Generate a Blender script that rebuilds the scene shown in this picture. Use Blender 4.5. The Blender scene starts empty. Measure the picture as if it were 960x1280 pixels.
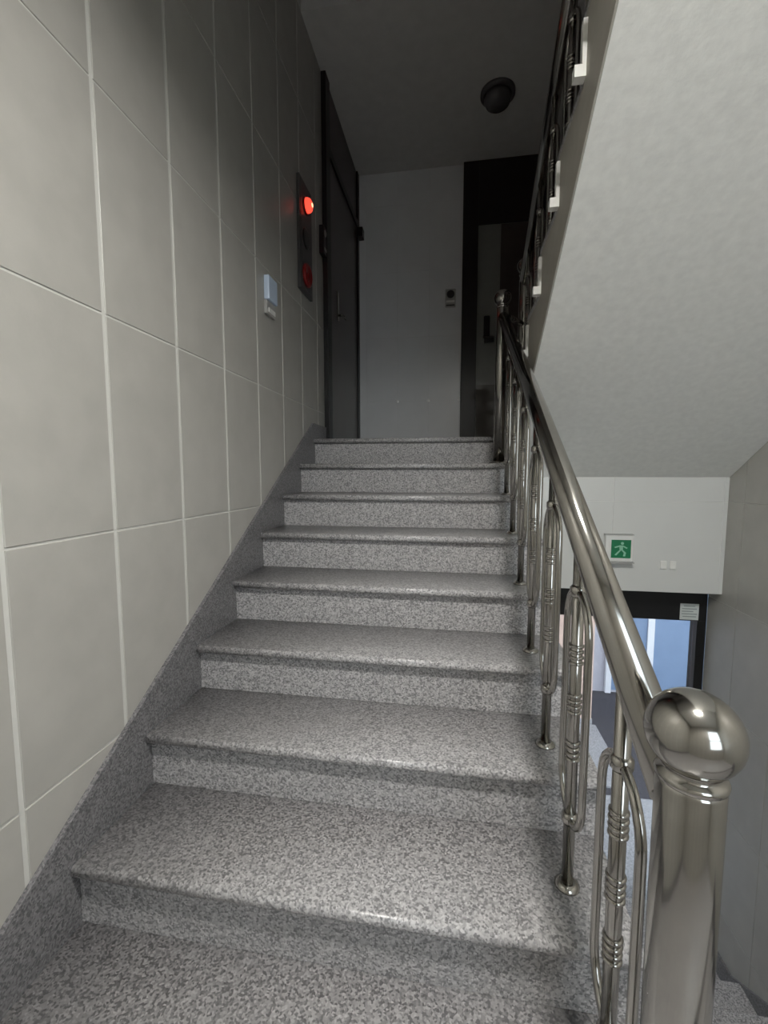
import bpy, bmesh, math
from mathutils import Vector, Matrix

scene = bpy.context.scene
col = scene.collection
PI = math.pi
# All heights below are written relative to the tile joint at eye level; ZO lifts the scene so the entrance floor is just above z = 0.
ZO = 2.80

# ------------------------------------------------------------------ camera
YAW, PITCH, FPX = 0.1578, -0.0888, 548.26
cam_d = bpy.data.cameras.new('camera')
cam = bpy.data.objects.new('camera', cam_d)
col.objects.link(cam)
cam_d.sensor_fit = 'HORIZONTAL'
cam_d.sensor_width = 36.0
cam_d.lens = FPX / 960.0 * 36.0
cam_d.clip_start = 0.01
cam.location = (0.9565, 0.0, 0.1652 + ZO)
cam.rotation_euler = (PI / 2 + PITCH, 0, YAW)
scene.camera = cam

# ------------------------------------------------------------------ world, exposure
world = bpy.data.worlds.new('sky')
scene.world = world
world.use_nodes = True
bgn = world.node_tree.nodes['Background']
bgn.inputs['Color'].default_value = (0.90, 0.96, 1.0, 1)
bgn.inputs['Strength'].default_value = 4.7
vs = scene.view_settings
vs.view_transform = 'Standard'
vs.look = 'None'
vs.gamma = 1.0
vs.exposure = 0.0
vs.use_curve_mapping = False
LAMP_STRENGTH = 530.0

# daylight enters by the window on the half landing: portal guiding the sky light through that opening
WX0, WX1, WZ0, WZ1 = 1.45, 2.40, -0.30, 1.25
YF = -1.25
pd = bpy.data.lights.new('window_portal', 'AREA')
pd.shape = 'RECTANGLE'; pd.size = WX1 - WX0; pd.size_y = WZ1 - WZ0
pd.cycles.is_portal = True
po = bpy.data.objects.new('window_portal', pd)
col.objects.link(po)
po.location = ((WX0 + WX1) / 2, YF - 0.13, (WZ0 + WZ1) / 2 + ZO)
po.rotation_euler = (PI / 2, 0, PI)

# ------------------------------------------------------------------ materials
def new_mat(name):
    m = bpy.data.materials.new(name)
    m.use_nodes = True
    nt = m.node_tree
    return m, nt, nt.nodes['Principled BSDF']

def simple(name, rgb, rough=0.5, metal=0.0, spec=0.5, var=0.04, scale=20.0, bump=0.0, bscale=200.0, coat=0.0):
    """procedural material: colour with slight noise variation, optional fine bump"""
    m, nt, b = new_mat(name)
    N, L = nt.nodes, nt.links
    geo = N.new('ShaderNodeNewGeometry')
    no = N.new('ShaderNodeTexNoise')
    no.inputs['Scale'].default_value = scale
    no.inputs['Detail'].default_value = 4
    L.new(geo.outputs['Position'], no.inputs['Vector'])
    rp = N.new('ShaderNodeValToRGB')
    rp.color_ramp.elements[0].position = 0.3
    rp.color_ramp.elements[1].position = 0.7
    rp.color_ramp.elements[0].color = tuple(max(0, c * (1 - var)) for c in rgb) + (1,)
    rp.color_ramp.elements[1].color = tuple(min(1, c * (1 + var)) for c in rgb) + (1,)
    L.new(no.outputs['Fac'], rp.inputs['Fac'])
    L.new(rp.outputs['Color'], b.inputs['Base Color'])
    b.inputs['Roughness'].default_value = rough
    b.inputs['Metallic'].default_value = metal
    b.inputs['Specular IOR Level'].default_value = spec
    b.inputs['Coat Weight'].default_value = coat
    b.inputs['Coat Roughness'].default_value = 0.08
    if bump > 0:
        n2 = N.new('ShaderNodeTexNoise')
        n2.inputs['Scale'].default_value = bscale
        n2.inputs['Detail'].default_value = 3
        L.new(geo.outputs['Position'], n2.inputs['Vector'])
        bp = N.new('ShaderNodeBump')
        bp.inputs['Strength'].default_value = bump
        bp.inputs['Distance'].default_value = 0.004
        L.new(n2.outputs['Fac'], bp.inputs['Height'])
        L.new(bp.outputs['Normal'], b.inputs['Normal'])
    return m

def granite_mat(name, dark, mid, light, rough=0.32):
    m, nt, b = new_mat(name)
    N, L = nt.nodes, nt.links
    geo = N.new('ShaderNodeNewGeometry')
    v = N.new('ShaderNodeTexVoronoi')
    v.inputs['Scale'].default_value = 210
    L.new(geo.outputs['Position'], v.inputs['Vector'])
    r1 = N.new('ShaderNodeValToRGB')
    e = r1.color_ramp.elements
    e[0].position = 0.0; e[0].color = dark + (1,)
    e[1].position = 1.0; e[1].color = light + (1,)
    x = r1.color_ramp.elements.new(0.30); x.color = tuple(0.55 * d + 0.45 * q for d, q in zip(dark, mid)) + (1,)
    x = r1.color_ramp.elements.new(0.45); x.color = mid + (1,)
    x = r1.color_ramp.elements.new(0.75); x.color = tuple(0.6 * q + 0.4 * w for q, w in zip(mid, light)) + (1,)
    sep = N.new('ShaderNodeSeparateColor')
    L.new(v.outputs['Color'], sep.inputs['Color'])
    no = N.new('ShaderNodeTexNoise')
    no.inputs['Scale'].default_value = 60
    no.inputs['Detail'].default_value = 5
    no.inputs['Roughness'].default_value = 0.7
    L.new(geo.outputs['Position'], no.inputs['Vector'])
    mx = N.new('ShaderNodeMix')
    mx.inputs['Factor'].default_value = 0.35
    L.new(sep.outputs['Red'], mx.inputs['A'])
    L.new(no.outputs['Fac'], mx.inputs['B'])
    L.new(mx.outputs['Result'], r1.inputs['Fac'])
    L.new(r1.outputs['Color'], b.inputs['Base Color'])
    b.inputs['Roughness'].default_value = rough
    return m

def glass_mat(name, tint, rough=0.02):
    m = bpy.data.materials.new(name)
    m.use_nodes = True
    nt = m.node_tree
    N, L = nt.nodes, nt.links
    N.remove(N['Principled BSDF'])
    out = N['Material Output']
    tr = N.new('ShaderNodeBsdfTransparent'); tr.inputs['Color'].default_value = tint + (1,)
    gl = N.new('ShaderNodeBsdfGlossy'); gl.inputs['Roughness'].default_value = rough
    lw = N.new('ShaderNodeLayerWeight'); lw.inputs['Blend'].default_value = 0.5
    pw = N.new('ShaderNodeMath'); pw.operation = 'POWER'; pw.inputs[1].default_value = 5.0
    L.new(lw.outputs['Facing'], pw.inputs[0])
    fr = N.new('ShaderNodeMath'); fr.operation = 'MULTIPLY_ADD'
    fr.inputs[1].default_value = 0.9; fr.inputs[2].default_value = 0.04
    L.new(pw.outputs[0], fr.inputs[0])
    mix = N.new('ShaderNodeMixShader')
    L.new(fr.outputs[0], mix.inputs['Fac'])
    L.new(tr.outputs['BSDF'], mix.inputs[1])
    L.new(gl.outputs['BSDF'], mix.inputs[2])
    L.new(mix.outputs['Shader'], out.inputs['Surface'])
    return m

def emit_mat(name, rgb, strength, base=(0.8, 0.8, 0.8)):
    m, nt, b = new_mat(name)
    b.inputs['Base Color'].default_value = base + (1,)
    b.inputs['Emission Color'].default_value = rgb + (1,)
    b.inputs['Emission Strength'].default_value = strength
    return m

M = {}
M['tile'] = simple('beige_wall_tile', (0.44, 0.43, 0.40), 0.38, var=0.05, scale=9, bump=0.05, bscale=90)
M['grout'] = simple('pale_grout', (0.63, 0.63, 0.60), 0.8, var=0.03)
M['back_tile'] = simple('light_grey_tile', (0.86, 0.87, 0.89), 0.25, var=0.02, scale=6)
M['back_grout'] = simple('light_grey_grout', (0.80, 0.80, 0.81), 0.7, var=0.02)
M['white_tile'] = simple('white_tile', (0.72, 0.73, 0.715), 0.25, var=0.015, scale=5)
M['white_grout'] = simple('white_grout', (0.84, 0.84, 0.82), 0.7, var=0.02)
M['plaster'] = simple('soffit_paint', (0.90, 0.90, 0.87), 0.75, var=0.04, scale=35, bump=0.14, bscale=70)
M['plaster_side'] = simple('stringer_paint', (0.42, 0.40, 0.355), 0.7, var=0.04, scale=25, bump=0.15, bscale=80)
M['ceiling'] = simple('ceiling_paint', (0.74, 0.74, 0.72), 0.85, var=0.04, scale=12, bump=0.2, bscale=60)
M['granite'] = granite_mat('grey_granite', (0.12, 0.12, 0.125), (0.37, 0.362, 0.37), (0.76, 0.75, 0.755))
M['granite_dark'] = granite_mat('skirting_granite', (0.07, 0.07, 0.075), (0.17, 0.168, 0.175), (0.34, 0.33, 0.34), 0.3)
M['plate_lit_white'] = simple('plate_lit_edge_white', (0.85, 0.85, 0.82), 0.5, var=0.02)  # plates are white; on the step ends it imitates lamp light
M['steel'] = simple('polished_steel', (0.43, 0.415, 0.385), 0.12, metal=1.0, var=0.03, scale=40)
M['brown_metal'] = simple('dark_brown_metal', (0.040, 0.034, 0.032), 0.32, var=0.1, scale=8)
M['brown_leaf'] = simple('dark_brown_leaf', (0.075, 0.064, 0.060), 0.30, var=0.1, scale=8)
M['black_metal'] = simple('black_metal', (0.012, 0.012, 0.013), 0.4, var=0.1)
M['grey_leaf'] = simple('grey_green_leaf', (0.25, 0.26, 0.245), 0.35, var=0.05, scale=10)
M['kick'] = simple('brown_grey_kick', (0.13, 0.12, 0.11), 0.35, var=0.08, scale=10)
M['black_plastic'] = simple('black_plastic', (0.015, 0.015, 0.017), 0.3, var=0.1)
M['white_plastic'] = simple('white_plastic', (0.80, 0.80, 0.78), 0.4, var=0.02)
M['grey_plastic'] = simple('grey_plastic', (0.42, 0.42, 0.41), 0.45, var=0.04)
M['blue_plastic'] = simple('pale_blue_plastic', (0.62, 0.74, 0.92), 0.35, var=0.02)
M['red_plastic'] = simple('red_plastic', (0.28, 0.015, 0.015), 0.35, var=0.08)
M['red_lamp'] = emit_mat('red_lamp', (1.0, 0.07, 0.04), 1.6, (0.7, 0.05, 0.03))
M['lamp_core'] = emit_mat('lamp_core', (1.0, 0.45, 0.22), 3.0, (0.9, 0.4, 0.2))
M['lamp_glass_off'] = simple('unlit_lamp_glass', (0.10, 0.10, 0.105), 0.25, var=0.05)
M['lamp_on'] = emit_mat('lamp_diffuser', (1.0, 0.975, 0.92), LAMP_STRENGTH)
M['sign_green'] = simple('sign_green', (0.012, 0.20, 0.085), 0.35, var=0.05)
M['sign_light'] = simple('sign_pale', (0.30, 0.62, 0.45), 0.4, var=0.03)
M['paper'] = simple('paper', (0.72, 0.76, 0.74), 0.7, var=0.02)
M['ink'] = simple('grey_ink', (0.36, 0.40, 0.40), 0.7, var=0.05)
M['glass'] = glass_mat('clear_glass', (0.93, 0.96, 0.98))
M['tinted_glass'] = glass_mat('tinted_glass', (0.82, 0.85, 0.88))
M['glint'] = simple('glint_metal', (0.95, 0.95, 0.95), 0.28, metal=1.0, var=0.02)  # polished metal for the discs that imitate lamp glints
M['asphalt'] = simple('asphalt', (0.085, 0.08, 0.09), 0.85, var=0.2, scale=60)
M['blue_panel'] = simple('blue_shutter', (0.22, 0.31, 0.47), 0.5, var=0.05, scale=5)
M['lilac_wall'] = simple('lilac_wall', (0.55, 0.54, 0.60), 0.7, var=0.03)
M['white_frame'] = simple('white_frame', (0.85, 0.86, 0.90), 0.5, var=0.02)
M['pink_render'] = simple('peach_render', (0.80, 0.58, 0.48), 0.8, var=0.04)
M['stone_apron'] = granite_mat('pale_granite', (0.22, 0.215, 0.22), (0.45, 0.44, 0.45), (0.72, 0.71, 0.71), 0.5)
M['concrete'] = simple('bounce_concrete', (0.45, 0.45, 0.43), 0.9, var=0.1, scale=3)  # kept pale for the added ground that bounces daylight
M['alu'] = simple('window_aluminium', (0.55, 0.56, 0.57), 0.4, metal=0.6, var=0.03)

# ------------------------------------------------------------------ mesh helpers
ORG = {}

class MB:
    def __init__(self):
        self.v, self.f, self.s = [], [], []
    def add(self, vs_, fs, smooth=False):
        o = len(self.v)
        self.v += [Vector(p) for p in vs_]
        for f in fs:
            self.f.append([i + o for i in f]); self.s.append(smooth)
        return self
    def box(self, x0, x1, y0, y1, z0, z1):
        return self.add([(x0,y0,z0),(x1,y0,z0),(x1,y1,z0),(x0,y1,z0),(x0,y0,z1),(x1,y0,z1),(x1,y1,z1),(x0,y1,z1)],
                 [(0,3,2,1),(4,5,6,7),(0,1,5,4),(1,2,6,5),(2,3,7,6),(3,0,4,7)])
    def prism_x(self, poly, x0, x1, smooth_idx=()):
        """poly: list of (y,z) counter-clockwise seen from +x"""
        n = len(poly)
        vs_ = [(x0, a, b) for a, b in poly] + [(x1, a, b) for a, b in poly]
        o = len(self.v)
        self.v += [Vector(p) for p in vs_]
        self.f.append([o + i for i in reversed(range(n))]); self.s.append(False)
        self.f.append([o + n + i for i in range(n)]); self.s.append(False)
        for i in range(n):
            j = (i + 1) % n
            self.f.append([o + i, o + j, o + n + j, o + n + i]); self.s.append(i in smooth_idx)
        return self
    def prism_y(self, poly, y0, y1):
        """poly: list of (x,z) seen from -y, counter-clockwise"""
        n = len(poly); o = len(self.v)
        self.v += [Vector((a, y0, b)) for a, b in poly] + [Vector((a, y1, b)) for a, b in poly]
        self.f.append([o + i for i in range(n)]); self.s.append(False)
        self.f.append([o + n + i for i in reversed(range(n))]); self.s.append(False)
        for i in range(n):
            j = (i + 1) % n
            self.f.append([o + j, o + i, o + n + i, o + n + j]); self.s.append(False)
        return self
    def tube(self, pts, r, n=14, closed=False, caps=True):
        pts = [Vector(p) for p in pts]
        m = len(pts); o = len(self.v)
        ref = None
        for i, p in enumerate(pts):
            if closed:
                t = (pts[(i + 1) % m] - pts[i - 1]).normalized()
            else:
                t = (pts[min(i + 1, m - 1)] - pts[max(i - 1, 0)]).normalized()
            if ref is None:
                ref = Vector((1, 0, 0)) if abs(t.x) < 0.9 else Vector((0, 0, 1))
            u = (ref - t * ref.dot(t)).normalized(); w = t.cross(u); ref = u
            for k in range(n):
                a = 2 * PI * k / n
                self.v.append(p + u * (r * math.cos(a)) + w * (r * math.sin(a)))
        segs = m if closed else m - 1
        for i in range(segs):
            i2 = (i + 1) % m
            for k in range(n):
                k2 = (k + 1) % n
                self.f.append([o + i*n + k, o + i*n + k2, o + i2*n + k2, o + i2*n + k]); self.s.append(True)
        if caps and not closed:
            self.f.append([o + k for k in reversed(range(n))]); self.s.append(False)
            self.f.append([o + (m-1)*n + k for k in range(n)]); self.s.append(False)
        return self
    def lathe(self, c, prof, n=32, axis='z', smooth=True, ring=False):
        """prof: list of (radius, height) from bottom to top; closed with caps when radius > 0 at the ends"""
        o = len(self.v); c = Vector(c); m = len(prof)
        for r, h in prof:
            for k in range(n):
                a = 2 * PI * k / n
                p = (r * math.cos(a), r * math.sin(a), h)
                if axis == 'x': p = (h, r * math.cos(a), r * math.sin(a))
                if axis == 'y': p = (r * math.sin(a), h, r * math.cos(a))
                self.v.append(c + Vector(p))
        for i in range(m - 1):
            for k in range(n):
                k2 = (k + 1) % n
                self.f.append([o + i*n + k, o + i*n + k2, o + (i+1)*n + k2, o + (i+1)*n + k]); self.s.append(smooth)
        if ring:
            for k in range(n):
                k2 = (k + 1) % n
                self.f.append([o + (m-1)*n + k, o + (m-1)*n + k2, o + k2, o + k]); self.s.append(smooth)
            return self
        self.f.append([o + k for k in reversed(range(n))]); self.s.append(False)
        self.f.append([o + (m-1)*n + k for k in range(n)]); self.s.append(False)
        return self
    def mesh(self, name, mat, origin):
        me = bpy.data.meshes.new(name)
        og = Vector(origin)
        me.from_pydata([tuple(p - og) for p in self.v], [], self.f)
        me.polygons.foreach_set('use_smooth', self.s)
        me.materials.append(M[mat] if isinstance(mat, str) else mat)
        bm = bmesh.new(); bm.from_mesh(me)
        bmesh.ops.remove_doubles(bm, verts=bm.verts, dist=1e-6)
        bmesh.ops.recalc_face_normals(bm, faces=bm.faces)
        bm.to_mesh(me); bm.free()
        return me
    def center(self):
        lo = [min(p[i] for p in self.v) for i in range(3)]
        hi = [max(p[i] for p in self.v) for i in range(3)]
        return Vector(((lo[0]+hi[0])/2, (lo[1]+hi[1])/2, lo[2]))
    def build(self, name, mat, parent=None, origin=None):
        og = Vector(origin) if origin is not None else self.center()
        o = bpy.data.objects.new(name, self.mesh(name, mat, og))
        return place(o, og, parent)

def place(o, og, parent):
    og = Vector(og)
    col.objects.link(o)
    ORG[o] = og.copy()
    if parent is not None:
        o.parent = parent
        o.location = og - ORG[parent]
    else:
        o.location = og + Vector((0, 0, ZO))
    return o

def empty(name, og):
    o = bpy.data.objects.new(name, None)
    o.empty_display_size = 0.1
    return place(o, og, None)

def tag(o, label, cat, group=None):
    o['label'] = label; o['category'] = cat
    if group: o['group'] = group
    return o

def struct(o, label=None, cat=None):
    o['kind'] = 'structure'
    if label: o['label'] = label
    if cat: o['category'] = cat
    return o

def bevel(o, w, seg=2):
    bm = bmesh.new(); bm.from_mesh(o.data)
    bmesh.ops.bevel(bm, geom=[e for e in bm.edges if len(e.link_faces) == 2 and e.calc_face_angle(0) > 0.5],
                    offset=w, segments=seg, affect='EDGES', profile=0.5)
    bm.to_mesh(o.data); bm.free()
    return o

_tc = {}
def tile_piece(parent, mat, axis, sign, plane, a0, a1, z0, z1, t=0.004, ch=0.0015, name='tile'):
    """a wall tile: face at `plane`, pointing to `sign` along `axis`; spans a0..a1 along the wall and z0..z1"""
    w, h = round(a1 - a0, 4), round(z1 - z0, 4)
    if w < 0.012 or h < 0.012: return
    key = (mat, axis, sign, w, h, t)
    if key not in _tc:
        m = MB()
        def P(a, z, d):   # d measured out of the wall
            return (d * sign, a, z) if axis == 'x' else (a, d * sign, z)
        hw = w / 2
        vs_ = [P(-hw,0,-t), P(hw,0,-t), P(hw,h,-t), P(-hw,h,-t),
               P(-hw,0,-ch), P(hw,0,-ch), P(hw,h,-ch), P(-hw,h,-ch),
               P(-hw+ch,ch,0), P(hw-ch,ch,0), P(hw-ch,h-ch,0), P(-hw+ch,h-ch,0)]
        fs = [(8,9,10,11),(0,1,2,3)]
        for b in (0, 4):
            for i in range(4):
                j = (i + 1) % 4
                fs.append((b+i, b+j, b+4+j, b+4+i))
        m.add(vs_, fs)
        _tc[key] = m.mesh(name, mat, (0,0,0))
    o = bpy.data.objects.new(name, _tc[key])
    c = (a0 + a1) / 2
    place(o, (plane, c, z0) if axis == 'x' else (c, plane, z0), parent)
    return o

# ------------------------------------------------------------------ main dimensions
SY, ST, SZ, SR = 0.8843, 0.2866, -0.8276, 0.1748     # nosing i at (SY+i*ST, SZ+i*SR)
XW = 2.53                                            # right wall
XS0 = 1.36                                           # right end of the ascending flight
XS1 = 1.366                                         # left side of the lower flight
XU = 1.30                                           # left side of the upper flight
LAND = SZ - 2 * SR                                   # half landing floor
UP = SZ + 7 * SR                                     # upper landing floor
HALL = LAND - 9 * 0.175                              # entrance floor
YB = 4.30                                            # back wall of the upper landing
YBEAM = 2.82
YDOOR = 2.96
TOP = 3.55
CEIL = 2.95
def nos(i): return SY + i * ST, SZ + i * SR
def pitch_y(z): return SY + (z - SZ) * ST / SR
def pitch(y): return SZ + (y - SY) * SR / ST

# ------------------------------------------------------------------ setting: walls
# left wall with tiles
wl = struct(MB().box(-0.16, -0.003, YF - 0.15, YB + 0.15, HALL, TOP).build('wall_left', 'grout'), 'beige tiled wall running up beside the granite stairs', 'wall')
GV, GH = 0.013, 0.006
def wall_tiles(parent, mat, axis, sign, plane, a_first, w, z_first, h, amin, amax, zmin, zmax, gv, gh, skip=None, t=0.004):
    k0 = math.floor((amin - a_first) / w); k1 = math.ceil((amax - a_first) / w)
    r0 = math.floor((zmin - z_first) / h); r1 = math.ceil((zmax - z_first) / h)
    for k in range(k0, k1):
        a0 = max(amin, a_first + k * w + gv / 2); a1 = min(amax, a_first + (k + 1) * w - gv / 2)
        for r in range(r0, r1):
            z0 = max(zmin, z_first + r * h + gh / 2); z1 = min(zmax, z_first + (r + 1) * h - gh / 2)
            if a1 <= a0 or z1 <= z0: continue
            pieces = [(a0, a1, z0, z1)]
            if skip: pieces = skip(a0, a1, z0, z1)
            for p in pieces: tile_piece(parent, mat, axis, sign, plane, *p, t=t)
def cut(rects):
    """returns a function that removes rectangles (openings) from a tile"""
    def fn(a0, a1, z0, z1):
        ps = [(a0, a1, z0, z1)]
        for (b0, b1, c0, c1) in rects:
            out = []
            for (p0, p1, q0, q1) in ps:
                if p1 <= b0 or p0 >= b1 or q1 <= c0 or q0 >= c1:
                    out.append((p0, p1, q0, q1)); continue
                if p0 < b0: out.append((p0, b0, q0, q1))
                if p1 > b1: out.append((b1, p1, q0, q1))
                m0, m1 = max(p0, b0), min(p1, b1)
                if q0 < c0: out.append((m0, m1, q0, c0))
                if q1 > c1: out.append((m0, m1, c1, q1))
            ps = out
        return ps
    return fn
def left_skip(a0, a1, z0, z1):
    if a1 > 0.6 and z1 < pitch(a0) - 0.02: return []
    return cut([(3.20, YB, UP, CEIL)])(a0, a1, z0, z1)
wall_tiles(wl, 'tile', 'x', 1, 0.0, 0.791, 0.3218, 0.0, 0.6, YF, YB, LAND, CEIL, GV, GH, left_skip)

# right wall with tiles and a window behind the camera
wr_m = MB()
wr_m.box(XW + 0.003, XW + 0.16, YF - 0.15, 2.96, HALL, TOP)
wr_m.box(XW + 0.003, XW + 0.16, 2.96, YB + 0.15, 0.1, TOP)
wr = struct(wr_m.build('wall_right', 'grout'), 'beige tiled wall beside the stairs going down to the entrance', 'wall')
wall_tiles(wr, 'tile', 'x', -1, XW, 0.75, 0.3218, 0.0, 0.6, YF, YDOOR, HALL, 1.74, 0.004, 0.0035)

# wall behind the camera with a two-pane window
wf_m = MB()
wf_m.box(-0.003, WX0, YF - 0.15, YF - 0.003, HALL, TOP)
wf_m.box(WX1, XW + 0.003, YF - 0.15, YF - 0.003, HALL, TOP)
wf_m.box(WX0, WX1, YF - 0.15, YF - 0.003, HALL, WZ0)
wf_m.box(WX0, WX1, YF - 0.15, YF - 0.003, WZ1, TOP)
wf = struct(wf_m.build('wall_front', 'grout'), 'tiled wall with a window at the back of the half landing', 'wall')
wall_tiles(wf, 'tile', 'y', 1, YF, 0.1, 0.3218, 0.0, 0.6, 0, XW, LAND, 1.74, GV, GH, cut([(WX0, WX1, WZ0, WZ1)]))
FW = 0.045
w1 = struct(MB().box(WX0, WX1, YF - 0.10, YF - 0.04, WZ0, WZ0 + FW).build('window_1', 'alu'), 'two-pane aluminium window on the half landing wall', 'window')
MB().box(WX0, WX1, YF - 0.10, YF - 0.04, WZ1 - FW, WZ1).build('window_frame', 'alu', w1)
MB().box(WX0, WX0 + FW, YF - 0.10, YF - 0.04, WZ0 + FW, WZ1 - FW).build('window_frame', 'alu', w1)
MB().box(WX1 - FW, WX1, YF - 0.10, YF - 0.04, WZ0 + FW, WZ1 - FW).build('window_frame', 'alu', w1)
zm = WZ0 + 0.45 * (WZ1 - WZ0)
MB().box(WX0 + FW, WX1 - FW, YF - 0.10, YF - 0.04, zm - 0.03, zm + 0.03).build('window_transom', 'alu', w1)
for (a, b) in ((WZ0 + FW, zm - 0.03), (zm + 0.03, WZ1 - FW)):
    MB().box(WX0 + FW, WX1 - FW, YF - 0.073, YF - 0.067, a, b).build('pane', 'glass', w1)

# back wall of the upper landing
DX0, DX1 = 1.005, 2.30
wb = struct(MB().box(-0.003, XW + 0.003, YB + 0.0012, YB + 0.16, UP - 0.2, TOP).build('wall_back', 'back_grout'), 'light grey tiled wall at the back of the upper landing', 'wall')
wall_tiles(wb, 'back_tile', 'y', -1, YB, 0.403, 0.299, 0.855, 0.6, 0.0, XW, UP, CEIL, 0.002, 0.002, cut([(DX0, DX1, UP, CEIL)]), t=0.002)

# ------------------------------------------------------------------ setting: floors and ceilings
fl = MB().box(0, XW, YF, 0.117 - 0.02, LAND - 0.2, LAND).box(0, XS1, 0.097, nos(-1)[0] + 0.03, LAND - 0.2, LAND)
fl = struct(fl.build('floor', 'granite'), 'grey granite floor of the half landing', 'floor')
fu = struct(MB().box(0, XW, nos(7)[0] + 0.30, YB, UP - 0.22, UP).build('floor_upper', 'granite'), 'grey granite floor of the upper landing', 'floor')
fh = struct(MB().box(XS1 - 0.02, XW, 0.117 + 8 * 0.287 - 0.03, YDOOR + 0.14, HALL - 0.15, HALL).build('floor_entrance', 'granite'), 'grey granite entrance floor at the foot of the lower stairs', 'floor')
cu = struct(MB().box(0, XW, 2.80, YB, CEIL, TOP).build('ceiling', 'ceiling'), 'dim painted ceiling over the upper landing', 'ceiling')
ch = struct(MB().box(0, XW, YF, 0.544, 1.745, 1.971).build('ceiling_landing', 'plaster'), 'painted ceiling slab over the half landing', 'ceiling')
cs = struct(MB().prism_x([(0.544, 1.745), (2.80, 3.12), (2.80, 3.40), (0.544, 1.971)], 0, XU - 0.005).build('ceiling_slope', 'plaster'), 'sloping underside of the flight two levels up', 'ceiling')
ct = struct(MB().box(-0.16, XW + 0.16, YF - 0.15, YB + 0.16, TOP, TOP + 0.1).build('sky_light_lid', 'ceiling'), 'unseen slab added to keep sky light out of the stairwell', 'ceiling')  # lid added over the open shaft to block sky light

# beam wall above the entrance, white tiles
BZ0, BZ1 = -0.55, 0.16
bw = struct(MB().box(1.305, XW, YBEAM + 0.003, YBEAM + 0.12, BZ0, BZ1 + 0.04).build('wall_beam', 'white_grout'), 'white tiled wall above the entrance door', 'wall')
wall_tiles(bw, 'white_tile', 'y', -1, YBEAM, 1.906, 0.6, -0.005, 0.6, 1.305, XW, BZ0, BZ1, 0.0025, 0.0025)
# soffit of the hall behind the beam and of the upper landing
struct(MB().box(1.305, XW, YBEAM + 0.12, YB, UP - 0.30, UP - 0.22).build('ceiling_entrance', 'plaster'), 'underside of the upper landing', 'ceiling')
# ------------------------------------------------------------------ staircases
TT, OV = 0.032, 0.026    # tread thickness, overhang
def tread_profile(yn, yback, z, d):
    """rounded nosing towards -d ; yn nosing, yback rear edge (towards +d)"""
    r = TT / 2 * 0.9
    pts = []
    for a in (250, 220, 190, 165, 140, 115, 92):
        t = math.radians(a)
        pts.append((yn + d * (r * 0.75 + r * 0.75 * math.cos(t)), z - TT / 2 + (TT / 2) * math.sin(t) / math.sin(math.radians(92)) * (1 if a < 180 else 0.98)))
    pts = [(yn + d * 0.012, z - TT)] + pts[1:-1] + [(yn + d * 0.014, z), (yback, z), (yback, z - TT)]
    return pts

st = empty('staircase', (XS0 / 2, SY, LAND))
tag(st, 'grey granite staircase climbing from the half landing to the upper landing', 'staircase')
XL = 0.0145
for i in range(-1, 8):
    yn, z = nos(i)
    yb_ = nos(i + 1)[0] + OV + 0.018 if i < 7 else yn + 0.30
    xe = XS0 if i < 5 else XU - 0.005
    MB().prism_x(tread_profile(yn, yb_, z, 1), XL, xe, smooth_idx=range(0, 8)).build('tread', 'granite', st)
    zlow = nos(i - 1)[1]
    MB().box(XL, xe - 0.004, yn + OV, yn + OV + 0.018, zlow + 0.0005, z - TT - 0.0005).build('riser', 'granite', st)
# concrete body below the steps
poly = []
for i in range(-1, 8):
    yn, z = nos(i)
    poly += [(yn + OV + 0.019, nos(i - 1)[1] - TT - 0.001), (yn + OV + 0.019, z - TT - 0.001)]
poly += [(nos(7)[0] + 0.29, nos(7)[1] - TT - 0.001), (nos(7)[0] + 0.29, nos(7)[1] - 0.32), (nos(-1)[0] + 0.40, LAND - 0.05), (nos(-1)[0] + OV + 0.019, LAND - 0.05)]
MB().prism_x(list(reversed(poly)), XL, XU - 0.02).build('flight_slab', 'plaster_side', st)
# wall closing the side below the flight
us = MB().prism_x([(0.66, HALL), (2.80, HALL), (2.80, -0.56), (pitch_y(-0.56 + 0.36), -0.56), (0.75, LAND - 0.21), (0.66, LAND - 0.21)], XS0 - 0.12, XS1 - 0.001)
us.build('side_wall', 'plaster_side', st)
struct(MB().box(XS0 - 0.12, XS1 - 0.001, 2.801, YDOOR - 0.001, HALL, BZ0 - 0.005).build('wall_return', 'plaster_side'), 'short painted wall beside the entrance door', 'wall')
# left skirting following the pitch
sk = [(nos(-1)[0] - 0.08, LAND), (nos(7)[0] + 0.03, UP - 0.30), (3.195, UP - 0.05), (3.195, UP + 0.11), (nos(7)[0] + 0.01, UP + 0.11), (nos(-1)[0] - 0.16, LAND + 0.115)]
sk = [(nos(-1)[0] - 0.10, LAND), (nos(-1)[0] + 0.2, LAND), (nos(7)[0], UP - 0.35), (3.195, UP - 0.05), (3.195, UP + 0.105), (2.893, UP + 0.105), (nos(-1)[0] - 0.10, pitch(nos(-1)[0] - 0.10) + 0.108)]
MB().prism_x(sk, 0.0005, 0.014).build('skirting', 'granite_dark', st)
struct(MB().box(0.0005, 0.014, YF + 0.001, nos(-1)[0] - 0.101, LAND, LAND + 0.10).build('baseboard_left', 'granite_dark'), 'dark granite baseboard on the half landing', 'baseboard')

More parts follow.
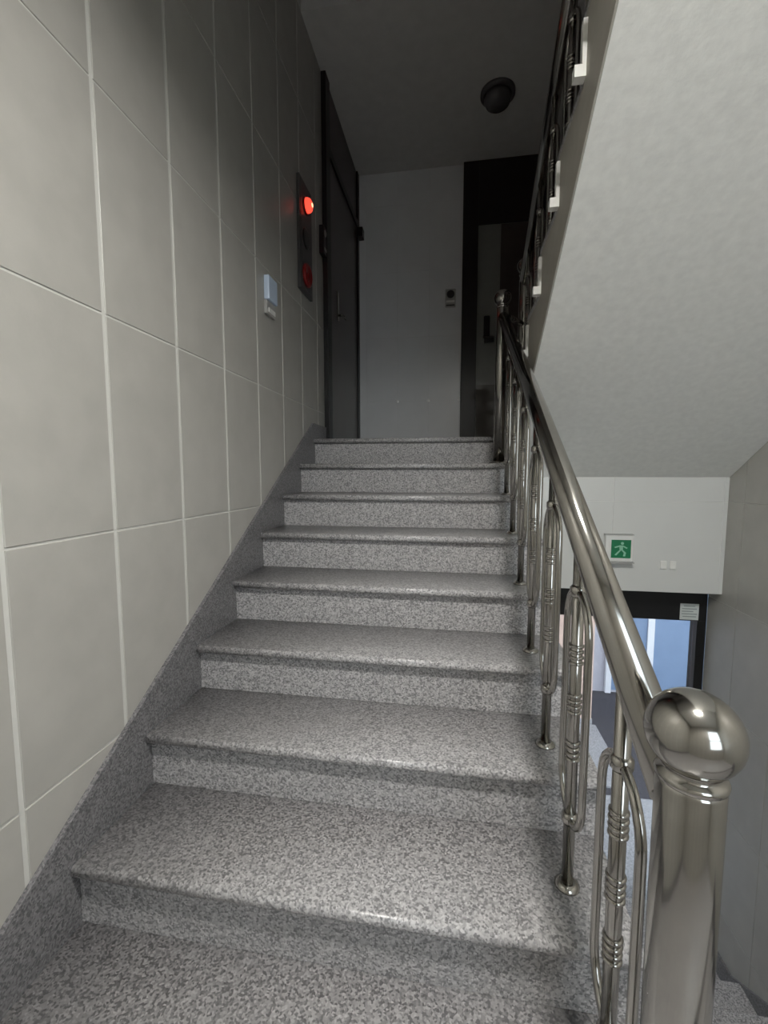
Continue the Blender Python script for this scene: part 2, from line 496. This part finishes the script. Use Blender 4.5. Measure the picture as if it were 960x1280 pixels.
# lower flight, descending to the entrance
sl = empty('staircase', ((XS1 + XW) / 2, 1.2, HALL))
tag(sl, 'grey granite staircase descending beside the steel railing to the entrance door', 'staircase')
LY0, LT, LR = 0.117, 0.287, 0.175
for k in range(0, 9):
    yn, z = LY0 + LT * k, LAND - LR * k
    yb_ = LY0 + LT * (k - 1) - OV - 0.018 if k > 0 else yn - 0.02
    prof = tread_profile(yn, yb_, z, -1)
    if k > 0 : MB().prism_x(list(reversed(prof)), XS1, XW - 0.0145).build('tread', 'granite', sl)
    MB().box(XS1, XW - 0.0145, yn - OV - 0.018, yn - OV, z - LR + 0.0005, z - TT - 0.0005).build('riser', 'granite', sl)
poly = []
for k in range(0, 9):
    yn, z = LY0 + LT * k, LAND - LR * k
    poly += [(yn - OV - 0.019, z - TT - 0.001), (yn - OV - 0.019, z - LR - TT - 0.001)]
poly += [(LY0 + LT * 7, HALL - 0.16), (LY0 - 0.3, LAND - 0.25), (LY0 - 0.3, LAND - 0.21), (LY0 - OV - 0.019, LAND - 0.21)]
poly[0] = (LY0 - OV - 0.019, LAND - 0.209); poly = poly[1:]
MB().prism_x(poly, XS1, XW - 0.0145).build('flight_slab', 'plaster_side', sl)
sk = [(LY0 - 0.1, LAND - 0.02), (2.44, HALL - 0.0), (YDOOR - 0.02, HALL), (YDOOR - 0.02, HALL + 0.10), (2.49, HALL + 0.10 + 0.02), (LY0 - 0.1, LAND + 0.18 + 0.02)]
MB().prism_x(sk, XW - 0.014, XW - 0.0005).build('skirting', 'granite_dark', sl)

# upper flight, rising towards the viewer over the lower one
su = empty('staircase', ((XU + XW) / 2, 2.0, UP))
tag(su, 'upper flight rising overhead with pale sloping underside and step ends whitened as if lamplit', 'staircase')
UY0, UT, UR = 2.84, 0.287, 0.175
def soff(y): return 0.14 + 0.635 * (2.82 - y)
for k in range(1, 10):
    yf_ = UY0 - UT * (k - 1); z = UP + UR * k
    MB().prism_x(list(reversed(tread_profile(yf_ + OV, yf_ - UT if k < 9 else yf_ + 0.001, z, -1))), XU, XW - 0.002).build('tread', 'granite', su)
    MB().box(XU, XW - 0.002, yf_ - 0.018, yf_, z - UR + 0.0005, z - TT - 0.0005).build('riser', 'granite', su)
poly = [(UY0 - 0.019, UP - 0.2)]
for k in range(1, 10):
    yf_ = UY0 - UT * (k - 1); z = UP + UR * k
    poly += [(yf_ - 0.019, z - UR - TT - 0.001 if k > 1 else UP - 0.19), (yf_ - 0.019, z - TT - 0.001)]
poly += [(0.545, UP + UR * 9 - TT - 0.001), (0.545, soff(0.545)), (2.819, soff(2.819))]
MB().prism_x(list(reversed(poly)), XU + 0.003, XW - 0.002).build('flight_slab', 'plaster', su)
# painted side face (stringer)
poly2 = [(a, b) for a, b in poly]
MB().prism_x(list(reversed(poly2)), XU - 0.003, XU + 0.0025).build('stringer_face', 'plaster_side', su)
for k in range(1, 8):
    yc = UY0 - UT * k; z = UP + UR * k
    MB().box(XU - 0.015, XU - 0.0035, yc - 0.040, yc - 0.018, z + 0.0035, z + 0.118).build('riser_end', 'plate_lit_white', su)  # granite slab ends coloured white to stand for direct lamp light
    MB().box(XU - 0.034, XU - 0.0035, yc - 0.040, yc - 0.012, z - 0.028, z + 0.003).build('tread_end', 'plate_lit_white', su)

# ------------------------------------------------------------------ steel railings
RX = 1.24
def newel(parent, x, y, z0, zball):
    h = zball - z0
    n = MB().lathe((x, y, z0), [(0.0365, 0.008), (0.0365, h - 0.062), (0.034, h - 0.056)], 36).build('newel_post', 'steel', parent, (x, y, z0))
    MB().lathe((x, y, z0), [(0.062, 0.0), (0.062, 0.006), (0.043, 0.016)], 36).build('base_flange', 'steel', n)
    MB().lathe((x, y, z0), [(0.032, h - 0.060), (0.0375, h - 0.057), (0.0385, h - 0.052), (0.0365, h - 0.048), (0.032, h - 0.046), (0.031, h - 0.041), (0.034, h - 0.037), (0.030, h - 0.030)], 36).build('collar', 'steel', n)
    R = 0.0515
    prof = []
    for a in range(-80, 91, 8):
        t = math.radians(min(a, 89.5)); prof.append((R * math.cos(t), h + R * 0.97 * math.sin(t)))
    MB().lathe((x, y, z0), prof, 40).build('ball_finial', 'steel', n)
    return n

_bal = {}
def baluster(parent, x, y, z, zrail, key):
    """post with base flange, elongated loop and ringed middle; shares meshes between copies"""
    L_ = zrail - z
    if key not in _bal:
        d = {}
        d['bar'] = MB().tube([(0,0,0.006), (0,0,L_)], 0.0135, 14).mesh('baluster', 'steel', (0,0,0))
        d['base_flange'] = MB().lathe((0,0,0), [(0.029,0), (0.029,0.004), (0.018,0.013)], 20).mesh('base_flange', 'steel', (0,0,0))
        w, zb, zt = 0.088, 0.175, (0.685 if key == 'c' else 0.725)
        pts = []
        for k in range(0, 15):
            a = PI * k / 14; pts.append((0, w * math.cos(a), zt - w + w * math.sin(a)))
        for k in range(0, 15):
            a = PI + PI * k / 14; pts.append((0, w * math.cos(a), zb + w + w * math.sin(a)))
        d['loop'] = MB().tube(pts, 0.0085, 10, closed=True).mesh('loop', 'steel', (0,0,0))
        m = MB()
        for c in (0.345, 0.460, 0.578):
            for q in range(4):
                m.lathe((0, 0, c + (q - 1.5) * 0.0135), [(0.0135,-0.004), (0.0168,-0.0018), (0.0168,0.0018), (0.0135,0.004)], 16)
        d['ring'] = m.mesh('ring', 'steel', (0,0,0))
        for nm, zz in (('top_collar', zt), ('bottom_collar', zb)):
            d[nm] = MB().lathe((0,0,zz), [(0.0135,-0.014), (0.019,-0.006), (0.019,0.008), (0.0135,0.015)], 16).mesh(nm, 'steel', (0,0,0))
        _bal[key] = d
    d = _bal[key]
    b = place(bpy.data.objects.new('baluster', d['bar']), (x, y, z), parent)
    for nm in ('base_flange', 'loop', 'ring', 'top_collar', 'bottom_collar'):
        c = place(bpy.data.objects.new(nm, d[nm]), (x, y, z), b)
        if nm == 'ring': c['kind'] = 'stuff'
    return b

def rail_z(y): return 0.405 + 0.61 * (y - 1.635)
NY = 0.544
ra = empty('stair_railing', (RX, NY, LAND))
tag(ra, 'polished steel stair railing with ball-topped newel beside the ascending granite steps', 'railing')
newel(ra, RX, NY, LAND, -0.14)
TNY = nos(6)[0] + 0.145
newel(ra, RX - 0.015, TNY, nos(6)[1], 1.185)
MB().tube([(RX, NY + 0.03, rail_z(NY + 0.03)), (RX, 1.6, rail_z(1.6)), (RX - 0.012, TNY - 0.03, rail_z(TNY - 0.03))], 0.0305, 28).build('handrail', 'steel', ra)
for i in range(-1, 6):
    yn, z = nos(i)
    baluster(ra, RX, yn + 0.15, z, rail_z(yn + 0.15) - 0.01, 'c' if i == -1 else 'a')

RX2 = 1.365
rb = empty('stair_railing', (RX2, 2.9, UP))
tag(rb, 'dim steel railing along the edge of the upper flight overhead', 'railing')
newel(rb, RX2 + 0.01, 2.93, UP, UP + 1.04)
def rail2_z(y): return UP + 0.93 + 0.61 * (2.93 - y)
MB().tube([(RX2, 2.90, rail2_z(2.90)), (RX2, 0.62, rail2_z(0.62))], 0.0305, 20).build('handrail', 'steel', rb)
MB().tube([(RX + 0.02, TNY + 0.02, 1.085), (RX2 + 0.0, 2.92, 1.085)], 0.018, 16).build('link_rail', 'steel', rb)
for k in range(1, 9):
    y = UY0 - UT * (k - 1) - 0.13; z = UP + UR * k
    baluster(rb, RX2, y, z, rail2_z(y) - 0.01, 'b')

# ------------------------------------------------------------------ doors of the upper landing
d1 = struct(MB().box(0.0005, 0.035, 3.20, 3.30, UP, CEIL).build('door_1', 'black_metal'), 'dark brown steel apartment door in the left wall', 'door')
MB().box(0.0005, 0.035, 4.235, YB - 0.001, UP, CEIL).build('door_frame', 'black_metal', d1)
MB().box(0.0005, 0.035, 3.3005, 4.2345, UP + 2.06, UP + 2.12).build('door_frame', 'black_metal', d1)
MB().box(0.0005, 0.020, 3.3005, 4.2345, UP + 2.1205, CEIL).build('transom_panel', 'brown_metal', d1)
lf = MB().box(0.0005, 0.022, 3.303, 4.232, UP + 0.008, UP + 2.058).build('door_leaf', 'brown_leaf', d1)
hd = MB().box(0.022, 0.030, 3.50, 3.545, UP + 0.98, UP + 1.20).build('handle_plate', 'steel', lf)
bevel(hd, 0.003)
MB().tube([(0.030, 3.522, UP + 1.02), (0.065, 3.522, UP + 1.02), (0.065, 3.62, UP + 1.02)], 0.009, 10).build('handle', 'steel', lf)
MB().box(0.035, 0.085, 4.20, 4.285, 2.36, 2.44).build('door_closer', 'black_plastic', d1)

FR = YB - 0.012
d2 = struct(MB().box(DX0, 1.145, FR - 0.02, YB + 0.002, UP, CEIL).build('door_2', 'black_metal'), 'dark framed apartment door with grey leaf in the back wall', 'door')
MB().box(2.12, DX1, FR - 0.02, YB + 0.002, UP, CEIL).build('door_frame', 'black_metal', d2)
MB().box(1.1455, 2.1195, FR - 0.02, YB + 0.002, 2.41, CEIL).build('transom_panel', 'black_metal', d2)
lf = MB().box(1.147, 2.118, FR + 0.002, YB + 0.002, UP + 0.008, 2.408).build('door_leaf', 'grey_leaf', d2)
MB().box(1.345, 1.92, FR - 0.006, FR + 0.0015, UP + 0.02, 2.40).build('centre_panel', 'brown_leaf', lf)
MB().box(1.15, 1.344, FR - 0.003, FR + 0.0015, UP + 0.02, 0.985).build('kick_panel', 'kick', lf)
lk = MB().box(1.205, 1.262, FR - 0.045, FR + 0.0015, 1.40, 1.60).build('digital_lock', 'black_plastic', lf)
bevel(lk, 0.012, 3)
MB().box(1.21, 1.30, FR - 0.055, FR - 0.03, 1.355, 1.395).build('lock_handle', 'black_plastic', lf)
MB().box(1.20, 1.30, FR - 0.05, FR - 0.0455, 1.397, 1.412).build('lock_trim', 'steel', lf)

# door phone on the back wall
ic = empty('door_phone', (0.90, YB, 1.70))
tag(ic, 'small white door phone with black camera eye on the grey wall', 'door phone')
b = MB().box(0.853, 0.948, YB - 0.028, YB - 0.0005, 1.705, 1.865).build('housing', 'grey_plastic', ic); bevel(b, 0.006)
MB().lathe((0.902, YB - 0.028, 1.815), [(0.036, 0), (0.036, -0.006), (0.028, -0.012)], 20, 'y').build('camera_eye', 'black_plastic', ic)
MB().box(0.862, 0.940, YB - 0.033, YB - 0.0285, 1.742, 1.760).build('call_button', 'white_plastic', ic)
MB().box(0.862, 0.940, YB - 0.031, YB - 0.0285, 1.712, 1.722).build('grille', 'black_plastic', ic)
# second door phone, beside the brown door on the left wall
ic = empty('door_phone', (0, 3.15, 1.66))
tag(ic, 'black door phone on the tiled wall beside the dark brown door', 'door phone')
b = MB().box(0.0005, 0.035, 3.11, 3.185, 1.70, 1.89).build('housing', 'black_plastic', ic); bevel(b, 0.005)
MB().lathe((0.035, 3.147, 1.845), [(0.022, 0), (0.022, 0.004), (0.014, 0.008)], 18, 'x').build('camera_eye', 'grey_plastic', ic)
MB().box(0.0355, 0.039, 3.125, 3.17, 1.725, 1.745).build('call_button', 'grey_plastic', ic)

# polished discs added to mimic the lamp's reflections on the tiles
for (x, z, wh) in ((0.404, 0.855, 'two tiles from the dark door frame'), (0.703, 0.855, 'one tile from the dark door frame'), (0.992, 0.858, 'right beside the dark door frame')):
    o = MB().lathe((x, YB - 0.0005, z), [(0.016, 0), (0.016, -0.003), (0.013, -0.0045), (0.001, -0.0048)], 18, 'y').build('wall_glint', 'glint')
    tag(o, 'flat disc standing in for a lamp stud low on the grey tiled wall, ' + wh, 'glint', 'imitated lamp glints on the back wall')

# ------------------------------------------------------------------ fire alarm box
fa = empty('fire_alarm_panel', (0, 2.79, 1.30))
tag(fa, 'dark fire alarm panel with glowing red lamp on the tiled wall', 'fire alarm')
M['panel_dark'] = simple('alarm_panel_face', (0.075, 0.072, 0.072), 0.35, var=0.08)
b = MB().box(0.0005, 0.020, 2.665, 2.895, 1.29, 1.95).build('housing', 'panel_dark', fa); bevel(b, 0.003)
MB().box(0.0205, 0.023, 2.685, 2.875, 1.31, 1.93).build('front_plate', 'panel_dark', fa)
lb = MB().lathe((0.023, 2.765, 1.815), [(0.050, 0), (0.050, 0.006), (0.044, 0.009)], 24, 'x').build('lamp_base', 'red_plastic', fa)
MB().lathe((0.023, 2.765, 1.815), [(0.042, 0.009), (0.042, 0.022), (0.036, 0.034), (0.022, 0.042), (0.013, 0.044)], 24, 'x').build('lamp_lens', 'red_lamp', lb)
MB().lathe((0.023, 2.765, 1.815), [(0.0125, 0.0442), (0.010, 0.047), (0.003, 0.048)], 16, 'x').build('lamp_tip', 'lamp_core', lb)
sp = MB().lathe((0.023, 2.765, 1.62), [(0.062, 0), (0.062, 0.004), (0.050, 0.007)], 28, 'x').build('speaker', 'black_plastic', fa)
for q in range(5):
    MB().box(0.0302, 0.032, 2.765 - 0.036, 2.765 + 0.036, 1.592 + q * 0.013, 1.597 + q * 0.013).build('speaker_slot', 'panel_dark', sp)
bt = MB().lathe((0.023, 2.765, 1.40), [(0.070, 0), (0.070, 0.012), (0.060, 0.020), (0.056, 0.020), (0.050, 0.012), (0.020, 0.012)], 28, 'x').build('call_point', 'red_plastic', fa)
MB().lathe((0.023, 2.765, 1.40), [(0.019, 0.0122), (0.019, 0.020), (0.012, 0.023)], 20, 'x').build('push_button', 'red_plastic', bt)

# switch / sensor unit on the left wall
sw = empty('wall_sensor', (0, 2.22, 0.96))
tag(sw, 'pale blue and white wall sensor unit mounted on the tiled wall above the steps', 'wall sensor')
b = MB().box(0.0005, 0.030, 2.165, 2.275, 1.035, 1.155).build('cover', 'blue_plastic', sw); bevel(b, 0.006)
b = MB().box(0.0005, 0.018, 2.165, 2.275, 0.968, 1.034).build('lower_plate', 'grey_plastic', sw); bevel(b, 0.003)
MB().box(0.0185, 0.022, 2.18, 2.26, 0.978, 1.000).build('switch_rocker', 'white_plastic', sw)

# ------------------------------------------------------------------ lamps
# lit ceiling lamp of the half landing
LX, LY, LZ = 1.28, 0.20, 1.745
lp = empty('ceiling_lamp', (LX, LY, LZ - 0.05))
tag(lp, 'round lit ceiling lamp under the slab over the half landing', 'lamp')
MB().lathe((LX, LY, LZ), [(0.107, -0.050), (0.125, -0.050), (0.125, -0.0005), (0.107, -0.0005)], 40, smooth=False, ring=True).build('lamp_body', 'white_plastic', lp)
MB().lathe((LX, LY, LZ), [(0.106, -0.034), (0.106, -0.028)], 40, smooth=False).build('diffuser', 'lamp_on', lp)
# unlit sensor lamp on the upper landing ceiling
ul = empty('ceiling_lamp', (1.235, 3.57, CEIL - 0.11))
tag(ul, 'unlit round sensor lamp on the dim upper landing ceiling', 'lamp')
MB().lathe((1.235, 3.57, CEIL), [(0.105, -0.030), (0.125, -0.022), (0.125, -0.0005)], 36).build('lamp_body', 'lamp_glass_off', ul)
MB().lathe((1.235, 3.57, CEIL), [(0.012, -0.112), (0.055, -0.104), (0.085, -0.082), (0.098, -0.055), (0.100, -0.0305)], 36).build('globe', 'lamp_glass_off', ul)

# ------------------------------------------------------------------ exit sign and plates on the white wall
es = empty('exit_sign', (1.94, YBEAM, -0.365))
tag(es, 'green and white emergency exit sign on the white wall above the entrance', 'exit sign')
b = MB().box(1.862, 2.018, YBEAM - 0.035, YBEAM - 0.0005, -0.365, -0.205).build('housing', 'white_plastic', es); bevel(b, 0.005)
MB().box(1.858, 2.024, YBEAM - 0.045, YBEAM - 0.0005, -0.374, -0.3655).build('bottom_tray', 'grey_plastic', es)
MB().box(1.860, 2.020, YBEAM - 0.037, YBEAM - 0.0005, -0.2045, -0.200).build('top_cap', 'grey_plastic', es)
gp = MB().box(1.894, 2.003, YBEAM - 0.0385, YBEAM - 0.0352, -0.342, -0.233).build('green_panel', 'sign_green', es)
m = MB(); yy0, yy1 = YBEAM - 0.0400, YBEAM - 0.0386
gx, gz = 1.9485, -0.2875
m.lathe((gx + 0.006, yy1, gz + 0.034), [(0.0085, 0), (0.0085, -0.0014)], 14, 'y')
m.prism_y([(gx - 0.012, gz + 0.022), (gx - 0.008, gz - 0.006), (gx + 0.010, gz - 0.004), (gx + 0.010, gz + 0.022)], yy0, yy1)
m.prism_y([(gx - 0.038, gz + 0.012), (gx - 0.034, gz + 0.005), (gx - 0.010, gz + 0.013), (gx - 0.010, gz + 0.021)], yy0, yy1)
m.prism_y([(gx + 0.010, gz + 0.014), (gx + 0.030, gz + 0.002), (gx + 0.036, gz + 0.008), (gx + 0.010, gz + 0.022)], yy0, yy1)
m.prism_y([(gx - 0.008, gz - 0.006), (gx - 0.036, gz - 0.036), (gx - 0.026, gz - 0.040), (gx + 0.002, gz - 0.006)], yy0, yy1)
m.prism_y([(gx + 0.000, gz - 0.006), (gx + 0.016, gz - 0.024), (gx + 0.012, gz - 0.044), (gx + 0.024, gz - 0.044), (gx + 0.028, gz - 0.022), (gx + 0.010, gz - 0.005)], yy0, yy1)
m.build('pictogram', 'sign_light', gp)
for x, wh in ((2.201, 'the one nearer the exit sign'), (2.253, 'the one farther from the exit sign')):
    o = MB().box(x - 0.017, x + 0.017, YBEAM - 0.007, YBEAM - 0.0005, -0.408, -0.358).build('wall_plate', 'plate_lit_white'); bevel(o, 0.002)
    tag(o, 'small blank white plate on the white wall, ' + wh, 'wall plate', 'pair of small white plates')

# ------------------------------------------------------------------ entrance door
HZ0 = -0.762
d3 = struct(MB().box(XS0 - 0.02, XW, YDOOR, YDOOR + 0.08, HZ0, BZ0 - 0.0).build('door_3', 'black_metal'), 'black framed glass entrance door below the white wall', 'door')
MB().box(2.478, XW, YDOOR, YDOOR + 0.08, HALL, HZ0 - 0.0005).build('door_jamb', 'black_metal', d3)
MB().box(XS0 - 0.02, XS0 + 0.04, YDOOR, YDOOR + 0.08, HALL, HZ0 - 0.0005).build('door_jamb', 'black_metal', d3)
struct(MB().box(XS0 - 0.02, XW, YBEAM + 0.121, YDOOR + 0.08, BZ0 + 0.0005, UP - 0.31).build('wall_lintel', 'plaster'), 'lintel over the entrance door', 'wall')
MB().box(1.345, 2.475, YDOOR + 0.035, YDOOR + 0.043, HALL + 0.012, HZ0 - 0.003).build('pane', 'tinted_glass', d3)
nt = empty('notice', (2.43, YDOOR, -0.76))
tag(nt, 'small pale paper notice stuck on the black door header', 'notice')
MB().box(2.375, 2.482, YDOOR - 0.003, YDOOR - 0.0005, -0.755, -0.652).build('sheet', 'paper', nt)
for q, (a, b) in enumerate(((2.395, 2.46), (2.385, 2.47), (2.385, 2.45), (2.385, 2.472), (2.39, 2.468))):
    z = -0.668 - q * 0.0165
    MB().box(a, b, YDOOR - 0.0042, YDOOR - 0.0031, z - 0.003, z + 0.003).build('print_line', 'ink', nt)

# ------------------------------------------------------------------ outside
struct(MB().box(-9, 13, YDOOR + 0.14, 12, HALL - 0.16, HALL - 0.02).build('ground', 'asphalt'), 'dark asphalt outside the entrance', 'ground')
struct(MB().box(-12, 15, -16, YF - 0.16, HALL - 0.16, HALL - 0.02).build('bounce_ground', 'concrete'), 'unseen concrete yard added to bounce daylight up into the window', 'ground')  # out of view, added pale so sky light bounces up through the window
struct(MB().box(-4.0, 6.4, YDOOR + 0.145, 6.0, -0.30, -0.1).build('daylight_block_slab', 'plaster'), 'unseen slab added to dim the daylight outside the entrance', 'ceiling')  # out of view, added to hold back sky light in the lane
ap = MB().box(0.8, 3.2, YDOOR + 0.1405, 4.02, HALL - 0.019, HALL - 0.002).build('doorstep', 'stone_apron')
tag(ap, 'pale granite doorstep slab outside the entrance door', 'doorstep')
ap = MB().box(0.8, 2.62, 4.14, 5.19, HALL - 0.019, HALL - 0.002).build('paving_slab', 'stone_apron')
tag(ap, 'pale granite paving slab in front of the peach pillar outside', 'paving')
pl = empty('pillar', (2.3, 5.4, HALL - 0.02))
tag(pl, 'peach rendered pillar standing outside the entrance door', 'pillar')
MB().box(2.0, 2.58, 5.22, 5.5, HALL - 0.0195, 1.5).build('shaft', 'pink_render', pl)
MB().box(1.99, 2.59, 5.21, 5.51, HALL - 0.0195, HALL + 0.05).build('plinth', 'stone_apron', pl)
hb = empty('house', (4, 6.3, HALL - 0.02))
tag(hb, 'neighbouring house front with blue shutters and white frames across the lane', 'building')
MB().box(-5.0, 9, 6.08, 6.6, HALL - 0.0195, 2.0).build('wall', 'lilac_wall', hb)
for (a, b) in ((3.06, 3.48), (3.56, 4.0), (4.07, 4.6)):
    MB().box(a, b, 6.04, 6.079, HALL + 0.03, -0.4).build('shutter', 'blue_panel', hb)
for (a, b) in ((2.99, 3.06), (3.48, 3.56), (4.0, 4.07), (4.6, 4.67)):
    MB().box(a, b, 6.02, 6.079, HALL - 0.01, -0.35).build('frame_post', 'white_frame', hb)
